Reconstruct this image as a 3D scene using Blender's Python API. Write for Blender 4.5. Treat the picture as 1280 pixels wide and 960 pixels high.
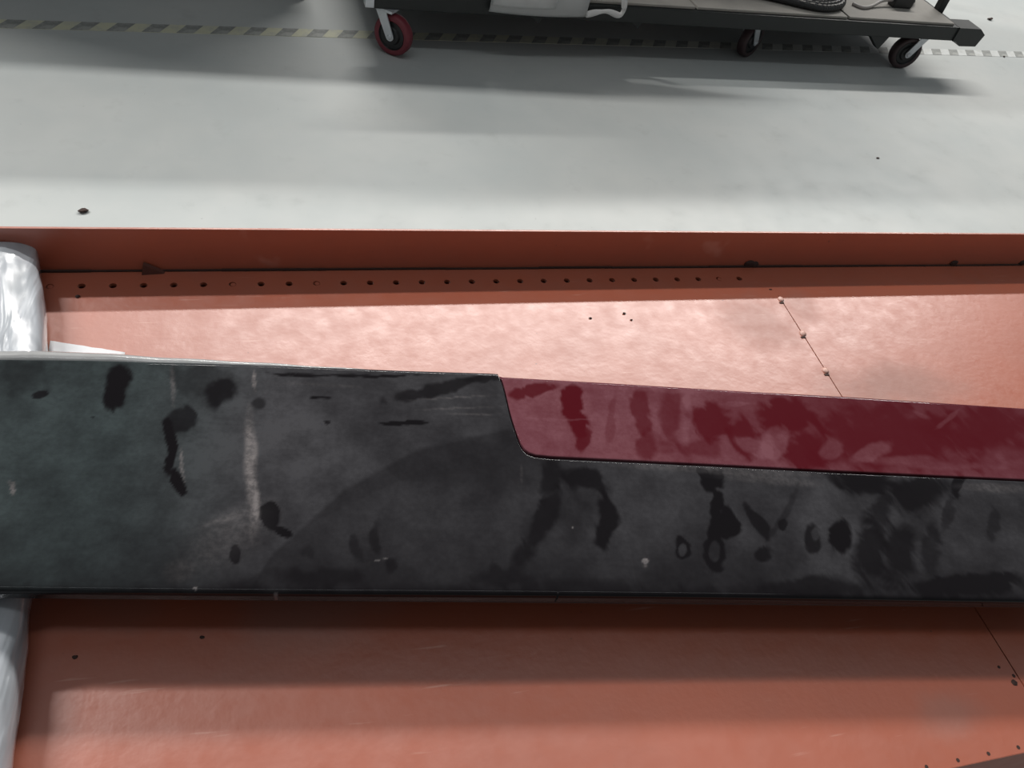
import bpy, bmesh, math, random
import numpy as np
from mathutils import Vector, Matrix, noise
random.seed(4)
for o in list(bpy.data.objects): bpy.data.objects.remove(o, do_unlink=True)
SC = bpy.context.scene
COL = SC.collection

# ---------------------------------------------------------------- camera
cam_d = bpy.data.cameras.new('camera'); cam = bpy.data.objects.new('camera', cam_d); COL.objects.link(cam)
cam_d.sensor_width = 36.0; cam_d.lens = 28.125; cam_d.clip_start = 0.02
cam.matrix_world = Matrix(((0.9617, 0.0457, -0.2702, 0.0), (-0.2131, 0.7443, -0.6329, 0.0), (0.1722, 0.6663, 0.7255, 1.25), (0, 0, 0, 1)))
SC.camera = cam

# ---------------------------------------------------------------- world, lamps, exposure
w = bpy.data.worlds.new('hall'); SC.world = w; w.use_nodes = True
w.node_tree.nodes['Background'].inputs[0].default_value = (0.92, 0.97, 1.0, 1)
w.node_tree.nodes['Background'].inputs[1].default_value = 0.17
SC.view_settings.view_transform = 'Standard'; SC.view_settings.look = 'None'
SC.view_settings.gamma = 1.0; SC.view_settings.use_curve_mapping = False
SC.view_settings.exposure = 0.0

def area(name, loc, aim, sx, sy, power, color):
    d = bpy.data.lights.new(name, 'AREA'); d.shape = 'RECTANGLE'; d.size = sx; d.size_y = sy
    d.energy = power; d.color = color
    o = bpy.data.objects.new(name, d); COL.objects.link(o); o.location = loc
    o.rotation_euler = (Vector(aim) - Vector(loc)).to_track_quat('-Z', 'Y').to_euler()
    return o
AIM = (0.3, 0.6, 0.6)
# long strip lamps hung in rows along the hall
area('strip_lamp', (4.5, 8.1, 7.05), (4.5, 0.6, 0.6), 12.0, 0.22, 1040, (1.0, 0.97, 0.93))
area('strip_lamp', (-6.2, 5.4, 6.75), (-6.2, 0.6, 0.6), 5.0, 0.25, 930, (1.0, 0.98, 0.95))
area('strip_lamp', (0.5, 0.1, 7.25), (0.5, 0.1, 0.0), 7.0, 0.22, 52, (0.96, 0.99, 1.0))

# ---------------------------------------------------------------- helpers
def tag(o, label=None, cat=None, group=None, kind=None):
    if label: o['label'] = label
    if cat: o['category'] = cat
    if group: o['group'] = group
    if kind: o['kind'] = kind
    return o
def empty(name, loc=(0, 0, 0), rz=0.0):
    o = bpy.data.objects.new(name, None); COL.objects.link(o); o.location = loc; o.rotation_euler = (0, 0, rz)
    o.empty_display_size = 0.05
    return o
def link(name, me, mat=None, parent=None, smooth=False, loc=None):
    o = bpy.data.objects.new(name, me); COL.objects.link(o)
    if mat and not me.materials: me.materials.append(mat)
    if parent: o.parent = parent
    if loc: o.location = loc
    if smooth:
        me.polygons.foreach_set('use_smooth', [True] * len(me.polygons))
    return o
def obj(name, bm, mat, parent=None, smooth=False, loc=None):
    bmesh.ops.recalc_face_normals(bm, faces=bm.faces)
    me = bpy.data.meshes.new(name); bm.to_mesh(me); bm.free()
    return link(name, me, mat, parent, smooth, loc)
def box(bm, x0, x1, y0, y1, z0, z1, bev=0.0, M=None):
    vs = [bm.verts.new(p) for p in ((x0,y0,z0),(x1,y0,z0),(x1,y1,z0),(x0,y1,z0),(x0,y0,z1),(x1,y0,z1),(x1,y1,z1),(x0,y1,z1))]
    fs = [bm.faces.new([vs[i] for i in q]) for q in ((3,2,1,0),(4,5,6,7),(0,1,5,4),(1,2,6,5),(2,3,7,6),(3,0,4,7))]
    if bev:
        es = list({e for f in fs for e in f.edges})
        r = bmesh.ops.bevel(bm, geom=es, offset=bev, segments=2, profile=0.6, affect='EDGES')
        vs = [v for v in bm.verts if v.is_valid and (v in set(r['verts']) or any(v is q for q in vs))]
    if M is not None:
        bmesh.ops.transform(bm, matrix=M, verts=[v for v in vs if v.is_valid])
def prism(bm, pts, a, b, axis='y'):
    # polygon given in two coordinates, extruded along an axis between a and b
    def P(p, t):
        return {'y': (p[0], t, p[1]), 'z': (p[0], p[1], t), 'x': (t, p[0], p[1])}[axis]
    A = [bm.verts.new(P(p, a)) for p in pts]; B = [bm.verts.new(P(p, b)) for p in pts]
    n = len(pts)
    bm.faces.new(A); bm.faces.new(B[::-1])
    for i in range(n): bm.faces.new((A[i], B[i], B[(i+1) % n], A[(i+1) % n]))
def tube(bm, pts, rad, n=10, cap=True):
    pts = [Vector(p) for p in pts]; rs = rad if isinstance(rad, (list, tuple)) else [rad] * len(pts)
    rings = []; up = Vector((0, 0, 1))
    for i, p in enumerate(pts):
        t = (pts[min(i+1, len(pts)-1)] - pts[max(i-1, 0)]).normalized()
        a = t.cross(up)
        if a.length < 1e-3: a = t.cross(Vector((0, 1, 0)))
        a.normalize(); b = a.cross(t).normalized()
        rings.append([bm.verts.new(p + rs[i] * (math.cos(2*math.pi*k/n) * a + math.sin(2*math.pi*k/n) * b)) for k in range(n)])
    for r0, r1 in zip(rings, rings[1:]):
        for k in range(n): bm.faces.new((r0[k], r0[(k+1) % n], r1[(k+1) % n], r1[k]))
    if cap: bm.faces.new(rings[0][::-1]); bm.faces.new(rings[-1])
def spline(pts, n):
    pts = [Vector(p) for p in pts]; out = []
    for i in range(len(pts) - 1):
        p0 = pts[max(i-1, 0)]; p1 = pts[i]; p2 = pts[i+1]; p3 = pts[min(i+2, len(pts)-1)]
        for k in range(n):
            t = k / n
            out.append(0.5 * ((2*p1) + (p2-p0)*t + (2*p0-5*p1+4*p2-p3)*t*t + (3*p1-p0-3*p2+p3)*t**3))
    out.append(pts[-1]); return out

# ---------------------------------------------------------------- materials
def mat(name):
    m = bpy.data.materials.new(name); m.use_nodes = True
    nt = m.node_tree; return m, nt, nt.nodes['Principled BSDF']
def N(nt, typ, ins=None, **kw):
    n = nt.nodes.new(typ)
    for k, v in kw.items(): setattr(n, k, v)
    for k, v in (ins or {}).items():
        if hasattr(v, 'is_output'): nt.links.new(v, n.inputs[k])
        else: n.inputs[k].default_value = v
    return n
def math_(nt, op, a, b=None, clamp=False):
    n = N(nt, 'ShaderNodeMath', operation=op, use_clamp=clamp)
    for i, v in enumerate((a, b)):
        if v is None: continue
        if hasattr(v, 'is_output'): nt.links.new(v, n.inputs[i])
        else: n.inputs[i].default_value = v
    return n.outputs[0]
def mixc(nt, f, a, b, typ='MIX'):
    n = N(nt, 'ShaderNodeMix', data_type='RGBA', blend_type=typ)
    for i, v in ((0, f), (6, a), (7, b)):
        if hasattr(v, 'is_output'): nt.links.new(v, n.inputs[i])
        else: n.inputs[i].default_value = v if i == 0 or len(v) == 4 else (*v, 1)
    return n.outputs[2]
def ramp(nt, v, a, b, c0=0.0, c1=1.0):
    n = N(nt, 'ShaderNodeMapRange', {0: v, 1: a, 2: b, 3: c0, 4: c1}); n.interpolation_type = 'SMOOTHSTEP'
    return n.outputs[0]
def noise_(nt, co, scale, detail=3.0, rough=0.55, dist=0.0):
    return N(nt, 'ShaderNodeTexNoise', {'Vector': co, 'Scale': scale, 'Detail': detail, 'Roughness': rough, 'Distortion': dist}).outputs[0]
def objco(nt): return N(nt, 'ShaderNodeTexCoord').outputs['Object']
def bump(nt, h, strength, dist):
    return N(nt, 'ShaderNodeBump', {'Height': h, 'Strength': strength, 'Distance': dist}).outputs[0]
def blob(nt, co, c, r, wob=None):
    # soft round stain about a point of the object
    v = N(nt, 'ShaderNodeVectorMath', {0: co, 1: (c[0], c[1], 0)}, operation='SUBTRACT').outputs[0]
    v = N(nt, 'ShaderNodeVectorMath', {0: v, 1: (1/r[0], 1/r[1], 0)}, operation='MULTIPLY').outputs[0]
    l = N(nt, 'ShaderNodeVectorMath', {0: v}, operation='LENGTH').outputs['Value']
    if wob is not None: l = math_(nt, 'ADD', l, wob)
    return ramp(nt, l, 1.0, 0.2)
def plain(name, col, rough=0.5, metal=0.0, var=0.12, scale=30, spec=0.5, coat=0.0, bmp=0.0):
    m, nt, b = mat(name); co = objco(nt)
    n = noise_(nt, co, scale, 4)
    c = mixc(nt, n, tuple(x * (1 - var) for x in col), tuple(min(1, x * (1 + var)) for x in col))
    nt.links.new(c, b.inputs['Base Color'])
    b.inputs['Roughness'].default_value = rough; b.inputs['Metallic'].default_value = metal
    b.inputs['Specular IOR Level'].default_value = spec; b.inputs['Coat Weight'].default_value = coat
    if bmp: nt.links.new(bump(nt, n, bmp, 0.002), b.inputs['Normal'])
    return m

def orange_paint():
    m, nt, b = mat('orange_paint')
    co = N(nt, 'ShaderNodeMapping', {'Vector': objco(nt), 'Location': (0.5, 0.44, 0)}).outputs[0]   # tray parts are drawn about the tray's middle
    big = noise_(nt, co, 5.0, 4, 0.6); mid = noise_(nt, co, 40.0, 4, 0.6)
    c = mixc(nt, ramp(nt, big, 0.3, 0.7), ORANGE, tuple(x * y for x, y in zip(ORANGE, (0.90, 0.93, 0.97))))
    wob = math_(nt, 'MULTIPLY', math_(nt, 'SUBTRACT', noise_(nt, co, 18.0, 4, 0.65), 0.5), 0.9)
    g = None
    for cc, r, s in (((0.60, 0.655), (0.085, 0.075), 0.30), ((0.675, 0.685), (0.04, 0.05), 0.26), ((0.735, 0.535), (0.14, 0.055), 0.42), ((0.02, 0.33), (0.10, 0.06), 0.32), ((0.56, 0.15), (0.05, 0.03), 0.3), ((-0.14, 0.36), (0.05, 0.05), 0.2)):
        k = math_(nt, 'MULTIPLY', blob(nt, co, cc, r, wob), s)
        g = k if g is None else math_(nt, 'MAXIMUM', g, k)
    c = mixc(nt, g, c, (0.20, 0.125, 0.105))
    scr = N(nt, 'ShaderNodeTexNoise', {'Vector': N(nt, 'ShaderNodeMapping', {'Vector': co, 'Rotation': (0, 0, 0.9), 'Scale': (1, 14, 1)}).outputs[0], 'Scale': 16.0, 'Detail': 3.0}).outputs[0]
    c = mixc(nt, math_(nt, 'MULTIPLY', ramp(nt, scr, 0.68, 0.78), 0.22), c, (0.75, 0.5, 0.42))
    sp = ramp(nt, noise_(nt, co, 95.0, 2, 0.5), 0.755, 0.79)
    c = mixc(nt, math_(nt, 'MULTIPLY', sp, 0.6), c, (0.06, 0.025, 0.02))
    nt.links.new(c, b.inputs['Base Color'])
    nt.links.new(math_(nt, 'ADD', ramp(nt, mid, 0.2, 0.8, 0.34, 0.46), math_(nt, 'MULTIPLY', g, 0.35)), b.inputs['Roughness'])
    b.inputs['IOR'].default_value = 1.62; b.inputs['Specular IOR Level'].default_value = 1.0
    h = math_(nt, 'ADD', noise_(nt, co, 130.0, 2), math_(nt, 'MULTIPLY', noise_(nt, co, 45.0, 2), 1.2))
    nt.links.new(bump(nt, h, 0.16, 0.0012), b.inputs['Normal'])
    return m
ORANGE = (0.40, 0.102, 0.052)
M = {}
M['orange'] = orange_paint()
M['dark_grime'] = plain('dark_grime', (0.035, 0.016, 0.012), 0.8, var=0.4, scale=80)  # dirt colour, also stands in for shade in the seam gap and below the holes
M['rust'] = plain('rust_brown', (0.085, 0.026, 0.017), 0.7, var=0.4, scale=90)
M['weld'] = plain('weld_bead', (0.62, 0.38, 0.32), 0.35, var=0.25, scale=200, bmp=0.5)
M['black_steel'] = plain('black_steel', (0.010, 0.013, 0.013), 0.5, var=0.25, scale=20, bmp=0.1)
M['black_plastic'] = plain('black_plastic', (0.016, 0.017, 0.018), 0.42, var=0.2, scale=60)
M['rubber'] = plain('rubber', (0.025, 0.028, 0.028), 0.6, var=0.2, scale=60)
M['red_tread'] = plain('red_tread', (0.16, 0.022, 0.034), 0.5, var=0.2, scale=40)
M['dark_tread'] = plain('dark_tread', (0.040, 0.022, 0.024), 0.55, var=0.2, scale=40)
M['zinc'] = plain('zinc_steel', (0.62, 0.65, 0.68), 0.42, metal=0.55, var=0.1, scale=60)
M['white_plastic'] = plain('white_plastic', (0.42, 0.43, 0.43), 0.45, var=0.06, scale=12)
M['grey_wire'] = plain('grey_wire', (0.42, 0.40, 0.38), 0.5)
M['board'] = plain('grey_board', (0.30, 0.285, 0.26), 0.7, var=0.18, scale=14, bmp=0.15)
M['light_trim'] = plain('light_trim', (0.36, 0.36, 0.36), 0.22, var=0.2, scale=70, coat=0.6)

def floor_mat():
    m, nt, b = mat('grey_epoxy_floor'); co = objco(nt)
    a = noise_(nt, co, 1.3, 5, 0.6); d = noise_(nt, co, 9.0, 5, 0.65); e = noise_(nt, co, 60.0, 3, 0.6)
    c = mixc(nt, ramp(nt, a, 0.3, 0.7), (0.43, 0.46, 0.455), (0.50, 0.515, 0.50))
    c = mixc(nt, math_(nt, 'MULTIPLY', ramp(nt, d, 0.55, 0.78), 0.22), c, (0.27, 0.28, 0.27))
    c = mixc(nt, math_(nt, 'MULTIPLY', ramp(nt, e, 0.70, 0.78), 0.35), c, (0.16, 0.16, 0.155))
    nt.links.new(c, b.inputs['Base Color'])
    nt.links.new(ramp(nt, d, 0.2, 0.8, 0.42, 0.6), b.inputs['Roughness'])
    b.inputs['Specular IOR Level'].default_value = 0.45
    nt.links.new(bump(nt, a, 0.06, 0.01), b.inputs['Normal'])
    return m
M['floor'] = floor_mat()

def dusty(name, clean, dust_lo, dust_hi, scuff, tint, rough_clean, rough_dust):
    # glossy paint under a layer of dust; 'dust' and 'scuff' are how much dust and scratch lies where; the black shell's also carries a painted dark reflection
    m, nt, b = mat(name); co = objco(nt)
    du = N(nt, 'ShaderNodeAttribute', attribute_name='dust').outputs['Fac']
    sc = N(nt, 'ShaderNodeAttribute', attribute_name='scuff').outputs['Fac']
    n1 = noise_(nt, co, 28.0, 5, 0.62); n2 = noise_(nt, co, 190.0, 3, 0.6); n3 = noise_(nt, co, 7.0, 3, 0.5)
    st = noise_(nt, N(nt, 'ShaderNodeMapping', {'Vector': co, 'Scale': (2.5, 60, 1)}).outputs[0], 4.0, 3, 0.6)
    amt = math_(nt, 'MULTIPLY', du, ramp(nt, n1, 0.2, 0.8, 0.60, 1.22))
    amt = math_(nt, 'MULTIPLY', amt, ramp(nt, n3, 0.3, 0.7, 0.80, 1.16))
    amt = math_(nt, 'MULTIPLY', amt, ramp(nt, n2, 0.25, 0.75, 0.86, 1.12))
    amt = math_(nt, 'MULTIPLY', amt, ramp(nt, st, 0.3, 0.7, 0.97, 1.02), True)
    dc = mixc(nt, ramp(nt, n3, 0.35, 0.65), dust_lo, dust_hi)
    sx = N(nt, 'ShaderNodeSeparateXYZ', {0: co}).outputs[0]
    dc = mixc(nt, ramp(nt, sx, -0.10, -0.26), dc, tint)
    c = dc
    c = mixc(nt, math_(nt, 'MULTIPLY', sc, ramp(nt, n2, 0.3, 0.7, 0.5, 1.1), True), c, scuff)
    b.inputs['Base Color'].default_value = (*clean, 1); b.inputs['Roughness'].default_value = rough_clean; b.inputs['Specular IOR Level'].default_value = 0.17
    d = N(nt, 'ShaderNodeBsdfPrincipled', {'Base Color': c, 'Roughness': rough_dust, 'Specular IOR Level': 0.12})
    cov = math_(nt, 'MAXIMUM', amt, math_(nt, 'MULTIPLY', sc, 0.9), True)
    mx = N(nt, 'ShaderNodeMixShader', {0: cov})
    nt.links.new(b.outputs[0], mx.inputs[1]); nt.links.new(d.outputs[0], mx.inputs[2])
    nt.links.new(mx.outputs[0], nt.nodes['Material Output'].inputs['Surface'])
    return m
M['black_gloss'] = dusty('dusty_black_gloss', (0.006, 0.005, 0.006), (0.035, 0.034, 0.038), (0.051, 0.050, 0.055), (0.16, 0.145, 0.145), (0.035, 0.046, 0.048), 0.07, 0.9)
M['maroon'] = dusty('dusty_maroon_gloss', (0.070, 0.004, 0.008), (0.165, 0.062, 0.078), (0.150, 0.052, 0.064), (0.35, 0.18, 0.19), (0.165, 0.062, 0.078), 0.07, 0.9)

def film_mat():
    m, nt, b = mat('film_wrap'); co = objco(nt)
    n = noise_(nt, N(nt, 'ShaderNodeMapping', {'Vector': co, 'Scale': (1.0, 0.25, 1.0)}).outputs[0], 30.0, 3, 0.5, 0.6)
    c = mixc(nt, ramp(nt, n, 0.3, 0.7), (0.26, 0.28, 0.30), (0.50, 0.53, 0.57))
    nt.links.new(c, b.inputs['Base Color']); b.inputs['Roughness'].default_value = 0.22
    b.inputs['Coat Weight'].default_value = 1.0; b.inputs['Coat Roughness'].default_value = 0.06
    nt.links.new(bump(nt, n, 0.5, 0.012), b.inputs['Normal'])
    return m
M['film'] = film_mat()

# ================================================================ SETTING: floor
bm = bmesh.new()
box(bm, -7, 9, -5, 12, -0.12, 0.0)
tag(obj('floor', bm, M['floor']), 'smooth pale grey painted concrete floor of the hall', None, None, 'structure')

# ================================================================ floor marking tape
TAPE_RZ = math.atan(0.09)
tape = empty('hazard_tape', (0.0, 2.645, 0.0), TAPE_RZ)
tag(tape, 'worn yellow and grey diagonal striped marking tape stuck along the floor behind the cart', 'floor tape')
m_, nt, b_ = mat('tape_yellow'); co = objco(nt)
wear = ramp(nt, noise_(nt, co, 26.0, 5, 0.65), 0.42, 0.66)
sx = N(nt, 'ShaderNodeSeparateXYZ', {0: co}).outputs[0]
faded = ramp(nt, sx, 0.4, 2.6)
yel = mixc(nt, faded, (0.56, 0.56, 0.42), (0.60, 0.62, 0.61))
nt.links.new(mixc(nt, math_(nt, 'MULTIPLY', wear, 0.6), yel, (0.42, 0.43, 0.40)), b_.inputs['Base Color']); b_.inputs['Roughness'].default_value = 0.5
M['tape_yellow'] = m_
m_, nt, b_ = mat('tape_dark'); co = objco(nt)
wear = ramp(nt, noise_(nt, co, 22.0, 5, 0.65), 0.38, 0.62)
nt.links.new(mixc(nt, wear, (0.22, 0.23, 0.22), (0.36, 0.37, 0.35)), b_.inputs['Base Color']); b_.inputs['Roughness'].default_value = 0.6
M['tape_dark'] = m_
bm = bmesh.new(); box(bm, -3.0, 4.6, -0.027, 0.027, 0.0, 0.0008)
obj('tape_strip', bm, M['tape_yellow'], tape)
bm = bmesh.new(); prism(bm, [(-0.038, -0.0265), (0.012, -0.0265), (0.044, 0.0265), (-0.006, 0.0265)], 0.0008, 0.0013, 'z')
st0 = obj('stripe', bm, M['tape_dark'], tape, loc=(-2.9, 0, 0))
for i in range(1, 76):
    s = st0.copy(); s.location = (-2.9 + 0.0983 * i, 0, 0); COL.objects.link(s)

# ================================================================ orange steel tray
TO = Vector((0.5, 0.44, 0.0))
tray = empty('steel_tray', TO)
tag(tray, 'orange painted steel tray with upright rear lip and a row of round holes', 'tray')
def tp(name, bm, m, parent=tray, smooth=False):
    bmesh.ops.translate(bm, verts=bm.verts, vec=-TO); return obj(name, bm, m, parent, smooth)
X0, X1, XS, YF, YS, YL, ZT = -0.95, 1.95, 0.651, 0.1085, 0.704, 0.7645, 0.6
PITCH, HX, HY, HR = 0.03153, -0.2448, 0.7402, 0.0041
# perforated rear strip: one cell per hole, the hole punched through 3 mm of plate
bm = bmesh.new()
def strip_with_holes(bm, y0, y1, xs, hy, r, xa, xb, zt, th):
    n = 16
    def quad(x0, x1):
        vs = [bm.verts.new((x, y, zt)) for x, y in ((x0, y0), (x1, y0), (x1, y1), (x0, y1))]; bm.faces.new(vs)
    first, last = xs[0] - PITCH/2, xs[-1] + PITCH/2
    quad(xa, first); quad(last, xb)
    for hx in xs:
        a0, a1 = hx - PITCH/2, hx + PITCH/2
        outer, inner, low = [], [], []
        for k in range(n):
            a = 2*math.pi*(k + 0.5)/n; c, s = math.cos(a), math.sin(a)
            # project on the cell's rectangle
            tx = (a1 - hx) / abs(c) if abs(c) > 1e-6 else 9; ty = ((y1 - hy) if s > 0 else (hy - y0)) / abs(s) if abs(s) > 1e-6 else 9
            t = min(tx, ty)
            outer.append(bm.verts.new((hx + c*t, hy + s*t, zt)))
            inner.append(bm.verts.new((hx + c*r, hy + s*r, zt))); low.append(bm.verts.new((hx + c*r, hy + s*r, zt - th)))
        corners = {}
        for k in range(n):
            k2 = (k+1) % n
            o0, o1 = outer[k].co, outer[k2].co
            vs = [outer[k], outer[k2], inner[k2], inner[k]]
            if abs(o0.x - o1.x) > 1e-6 and abs(o0.y - o1.y) > 1e-6:
                cx = a1 if max(o0.x, o1.x) > hx + 1e-3 and (o0.x + o1.x)/2 > hx else a0
                cy = y1 if (o0.y + o1.y)/2 > hy else y0
                vs.insert(1, bm.verts.new((cx, cy, zt)))
            bm.faces.new(vs)
            bm.faces.new((inner[k], inner[k2], low[k2], low[k]))
holes = [HX + PITCH * i for i in range(-6, 28)]
strip_with_holes(bm, YS, YL, holes, HY, HR, X0, X1, ZT, 0.004)
tp('perforated_strip', bm, M['orange'])
for i in (0, 6, 9, 26):
    bm = bmesh.new(); bmesh.ops.create_cone(bm, cap_ends=True, segments=14, radius1=HR*0.95, radius2=HR*0.7, depth=0.003, matrix=Matrix.Translation((HX + PITCH*i + 0.0007, HY - 0.0007, ZT - 0.0012)))
    tp('hole_plug', bm, M['orange'])
# rear lip
bm = bmesh.new(); box(bm, X0, X1, YL + 0.001, YL + 0.0045, ZT - 0.04, 0.6588, 0.0008); tp('rear_lip', bm, M['orange'])
bm = bmesh.new()
xx = X0
while xx < X1:
    l = random.uniform(0.05, 0.16)
    if abs(xx + l/2 - 0.2) < 0.9: box(bm, xx, min(xx + l, X1), YL - 0.0012 - random.random()*0.0008, YL + 0.0015, ZT, ZT + 0.0012 + random.random()*0.0012)
    xx += l
tp('joint_grime', bm, M['dark_grime'])
# two floor plates meeting at a welded seam
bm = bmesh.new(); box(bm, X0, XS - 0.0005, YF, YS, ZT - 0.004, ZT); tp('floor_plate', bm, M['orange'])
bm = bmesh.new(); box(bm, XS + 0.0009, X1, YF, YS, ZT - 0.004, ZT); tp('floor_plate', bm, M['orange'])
bm = bmesh.new(); box(bm, XS - 0.0006, XS + 0.0010, YF, YS - 0.006, ZT - 0.0045, ZT - 0.0015); tp('seam_shadow_gap', bm, M['dark_grime']).name = 'seam_grime'  # dark strip in the plate gap stands in for its shade
for k in range(4):
    y = 0.6965 - 0.066 * k
    bm = bmesh.new(); bmesh.ops.create_icosphere(bm, subdivisions=2, radius=1.0)
    bmesh.ops.transform(bm, matrix=Matrix.Translation((XS + random.uniform(-.0005, .001), y, ZT)) @ Matrix.Diagonal((0.0046, 0.0052, 0.0026, 1)), verts=bm.verts)
    for v in bm.verts: v.co += 0.0007 * noise.noise_vector(v.co * 300)
    tp('weld_bead', bm, M['weld'], smooth=True)
    bm = bmesh.new(); box(bm, XS - 0.0055, XS + 0.0012, y - 0.0085, y - 0.0055, ZT, ZT + 0.0007, 0.0003); tp('weld_spatter', bm, M['dark_grime'])
bm = bmesh.new(); box(bm, 0.6425, 0.6465, 0.7158, 0.7175, ZT, ZT + 0.0006); tp('weld_spatter', bm, M['dark_grime'])
for (x, y, r) in ((0.6430, 0.1660, 0.0035), (0.6470, 0.1720, 0.002), (0.637, 0.182, 0.0018)):
    bm = bmesh.new(); bmesh.ops.create_icosphere(bm, subdivisions=1, radius=r, matrix=Matrix.Translation((x, y, ZT)) @ Matrix.Diagonal((1, 1, .35, 1))); tp('weld_spatter', bm, M['dark_grime'])
# little gusset at the foot of the lip, burnt spots
bm = bmesh.new()
a = [bm.verts.new(p) for p in ((-0.1535, YL, ZT), (-0.1285, YL, ZT), (-0.1500, YL, ZT + 0.0135), (-0.1535, YL - 0.007, ZT), (-0.1300, YL - 0.005, ZT), (-0.1505, YL - 0.0035, ZT + 0.0125))]
for f in ((0, 1, 2), (5, 4, 3), (0, 3, 4, 1), (1, 4, 5, 2), (2, 5, 3, 0)): bm.faces.new([a[i] for i in f])
tp('lip_gusset', bm, M['rust'])
for (x, s) in ((0.632, 1.0), (0.640, 0.7), (0.985, 0.8), (1.118, 0.7)):
    bm = bmesh.new(); bmesh.ops.create_icosphere(bm, subdivisions=2, radius=1.0)
    bmesh.ops.transform(bm, matrix=Matrix.Translation((x, YL + 0.0005, ZT + 0.004)) @ Matrix.Diagonal((0.009*s, 0.0028, 0.0075*s, 1)), verts=bm.verts)
    for v in bm.verts: v.co += 0.0012 * noise.noise_vector(v.co * 160)
    tp('burn_mark', bm, M['dark_grime'])
# front skirt with its row of small holes on the fold, added shade pan, legs
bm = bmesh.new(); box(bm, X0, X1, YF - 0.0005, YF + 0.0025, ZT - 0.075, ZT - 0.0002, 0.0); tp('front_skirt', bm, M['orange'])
m_fh = M['dark_grime']
for k in range(-8, 12):
    x = 0.508 + 0.0329 * k
    bm = bmesh.new(); bmesh.ops.create_circle(bm, cap_ends=True, segments=10, radius=0.0017, matrix=Matrix.Translation((x, 0.1132 - 0.0000*k, ZT + 0.0003))); tp('rivet_hole', bm, m_fh)
bm = bmesh.new(); box(bm, X0 + 0.01, X1 - 0.01, YF + 0.004, YL, ZT - 0.05, ZT - 0.044); tp('under_pan', bm, M['dark_grime'])  # unseen dark sheet added below so the punched holes look dark
for x in (X0 + 0.02, X1 - 0.08):
    for y in (YF + 0.01, YL - 0.07):
        bm = bmesh.new(); box(bm, x, x + 0.06, y, y + 0.06, 0.0, ZT - 0.05, 0.003); tp('leg', bm, M['orange'])
for x in (X0, X1 - 0.003):
    bm = bmesh.new(); box(bm, x, x + 0.003, YF + 0.004, YL, ZT - 0.044, ZT - 0.004); tp('end_skirt', bm, M['orange'])

# specks lying on the tray
def chip(x, y, z, r, name, label, cat, m, seed, group=None):
    bm = bmesh.new(); bmesh.ops.create_icosphere(bm, subdivisions=2, radius=1.0)
    bmesh.ops.transform(bm, matrix=Matrix.Diagonal((r, r*0.7, r*0.35, 1)), verts=bm.verts)
    for v in bm.verts: v.co += r*0.35 * noise.noise_vector(v.co / r * 0.9 + Vector((seed, 0, 0)))
    zmin = min(v.co.z for v in bm.verts)
    for v in bm.verts: v.co.z -= zmin
    return tag(obj(name, bm, m, None, loc=(x, y, z)), label, cat, group)
chip(0.3659, 0.669, ZT, 0.0022, 'dirt_crumb', 'single dark crumb on the orange tray right of centre behind the maroon inset', 'debris', M['dark_grime'], 1)
chip(0.4134, 0.676, ZT, 0.0022, 'dirt_crumb', 'dark crumb farther back of the close pair on the tray behind the maroon inset', 'debris', M['dark_grime'], 2)
chip(0.4193, 0.664, ZT, 0.0016, 'dirt_crumb', 'smaller nearer crumb of the close pair on the tray behind the maroon inset', 'debris', M['dark_grime'], 3)
chip(-0.2148, 0.7222, ZT, 0.0026, 'dirt_crumb', 'dark crumb below the perforations near the film wrapped bar on the tray', 'debris', M['dark_grime'], 4)
chip(-0.1679, 0.307, ZT, 0.0022, 'dirt_crumb', 'dark crumb shaded by the panel, left of the two near the wrapped bar', 'debris', M['dark_grime'], 5)
chip(-0.0755, 0.3106, ZT, 0.0020, 'dirt_crumb', 'dark crumb in the shadow, right of the two in front of the panel', 'debris', M['dark_grime'], 6)
# specks on the hall floor
chip(-0.4348, 1.6811, 0, 0.011, 'floor_debris', 'dark curled scrap on the pale floor at far left behind the tray lip', 'debris', M['dark_grime'], 7)
chip(3.3837, 3.3026, 0, 0.013, 'floor_debris', 'dark pebble on the pale floor beyond the right end of the cart', 'debris', M['dark_grime'], 8)
chip(3.1673, 2.9000, 0, 0.006, 'floor_debris', 'tiny grey speck on the floor by the striped tape at far right', 'debris', M['dark_grime'], 9)
chip(1.968, 2.03, 0, 0.006, 'floor_debris', 'tiny dark speck alone on the bright floor right of the cart shadow', 'debris', M['dark_grime'], 10)

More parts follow.
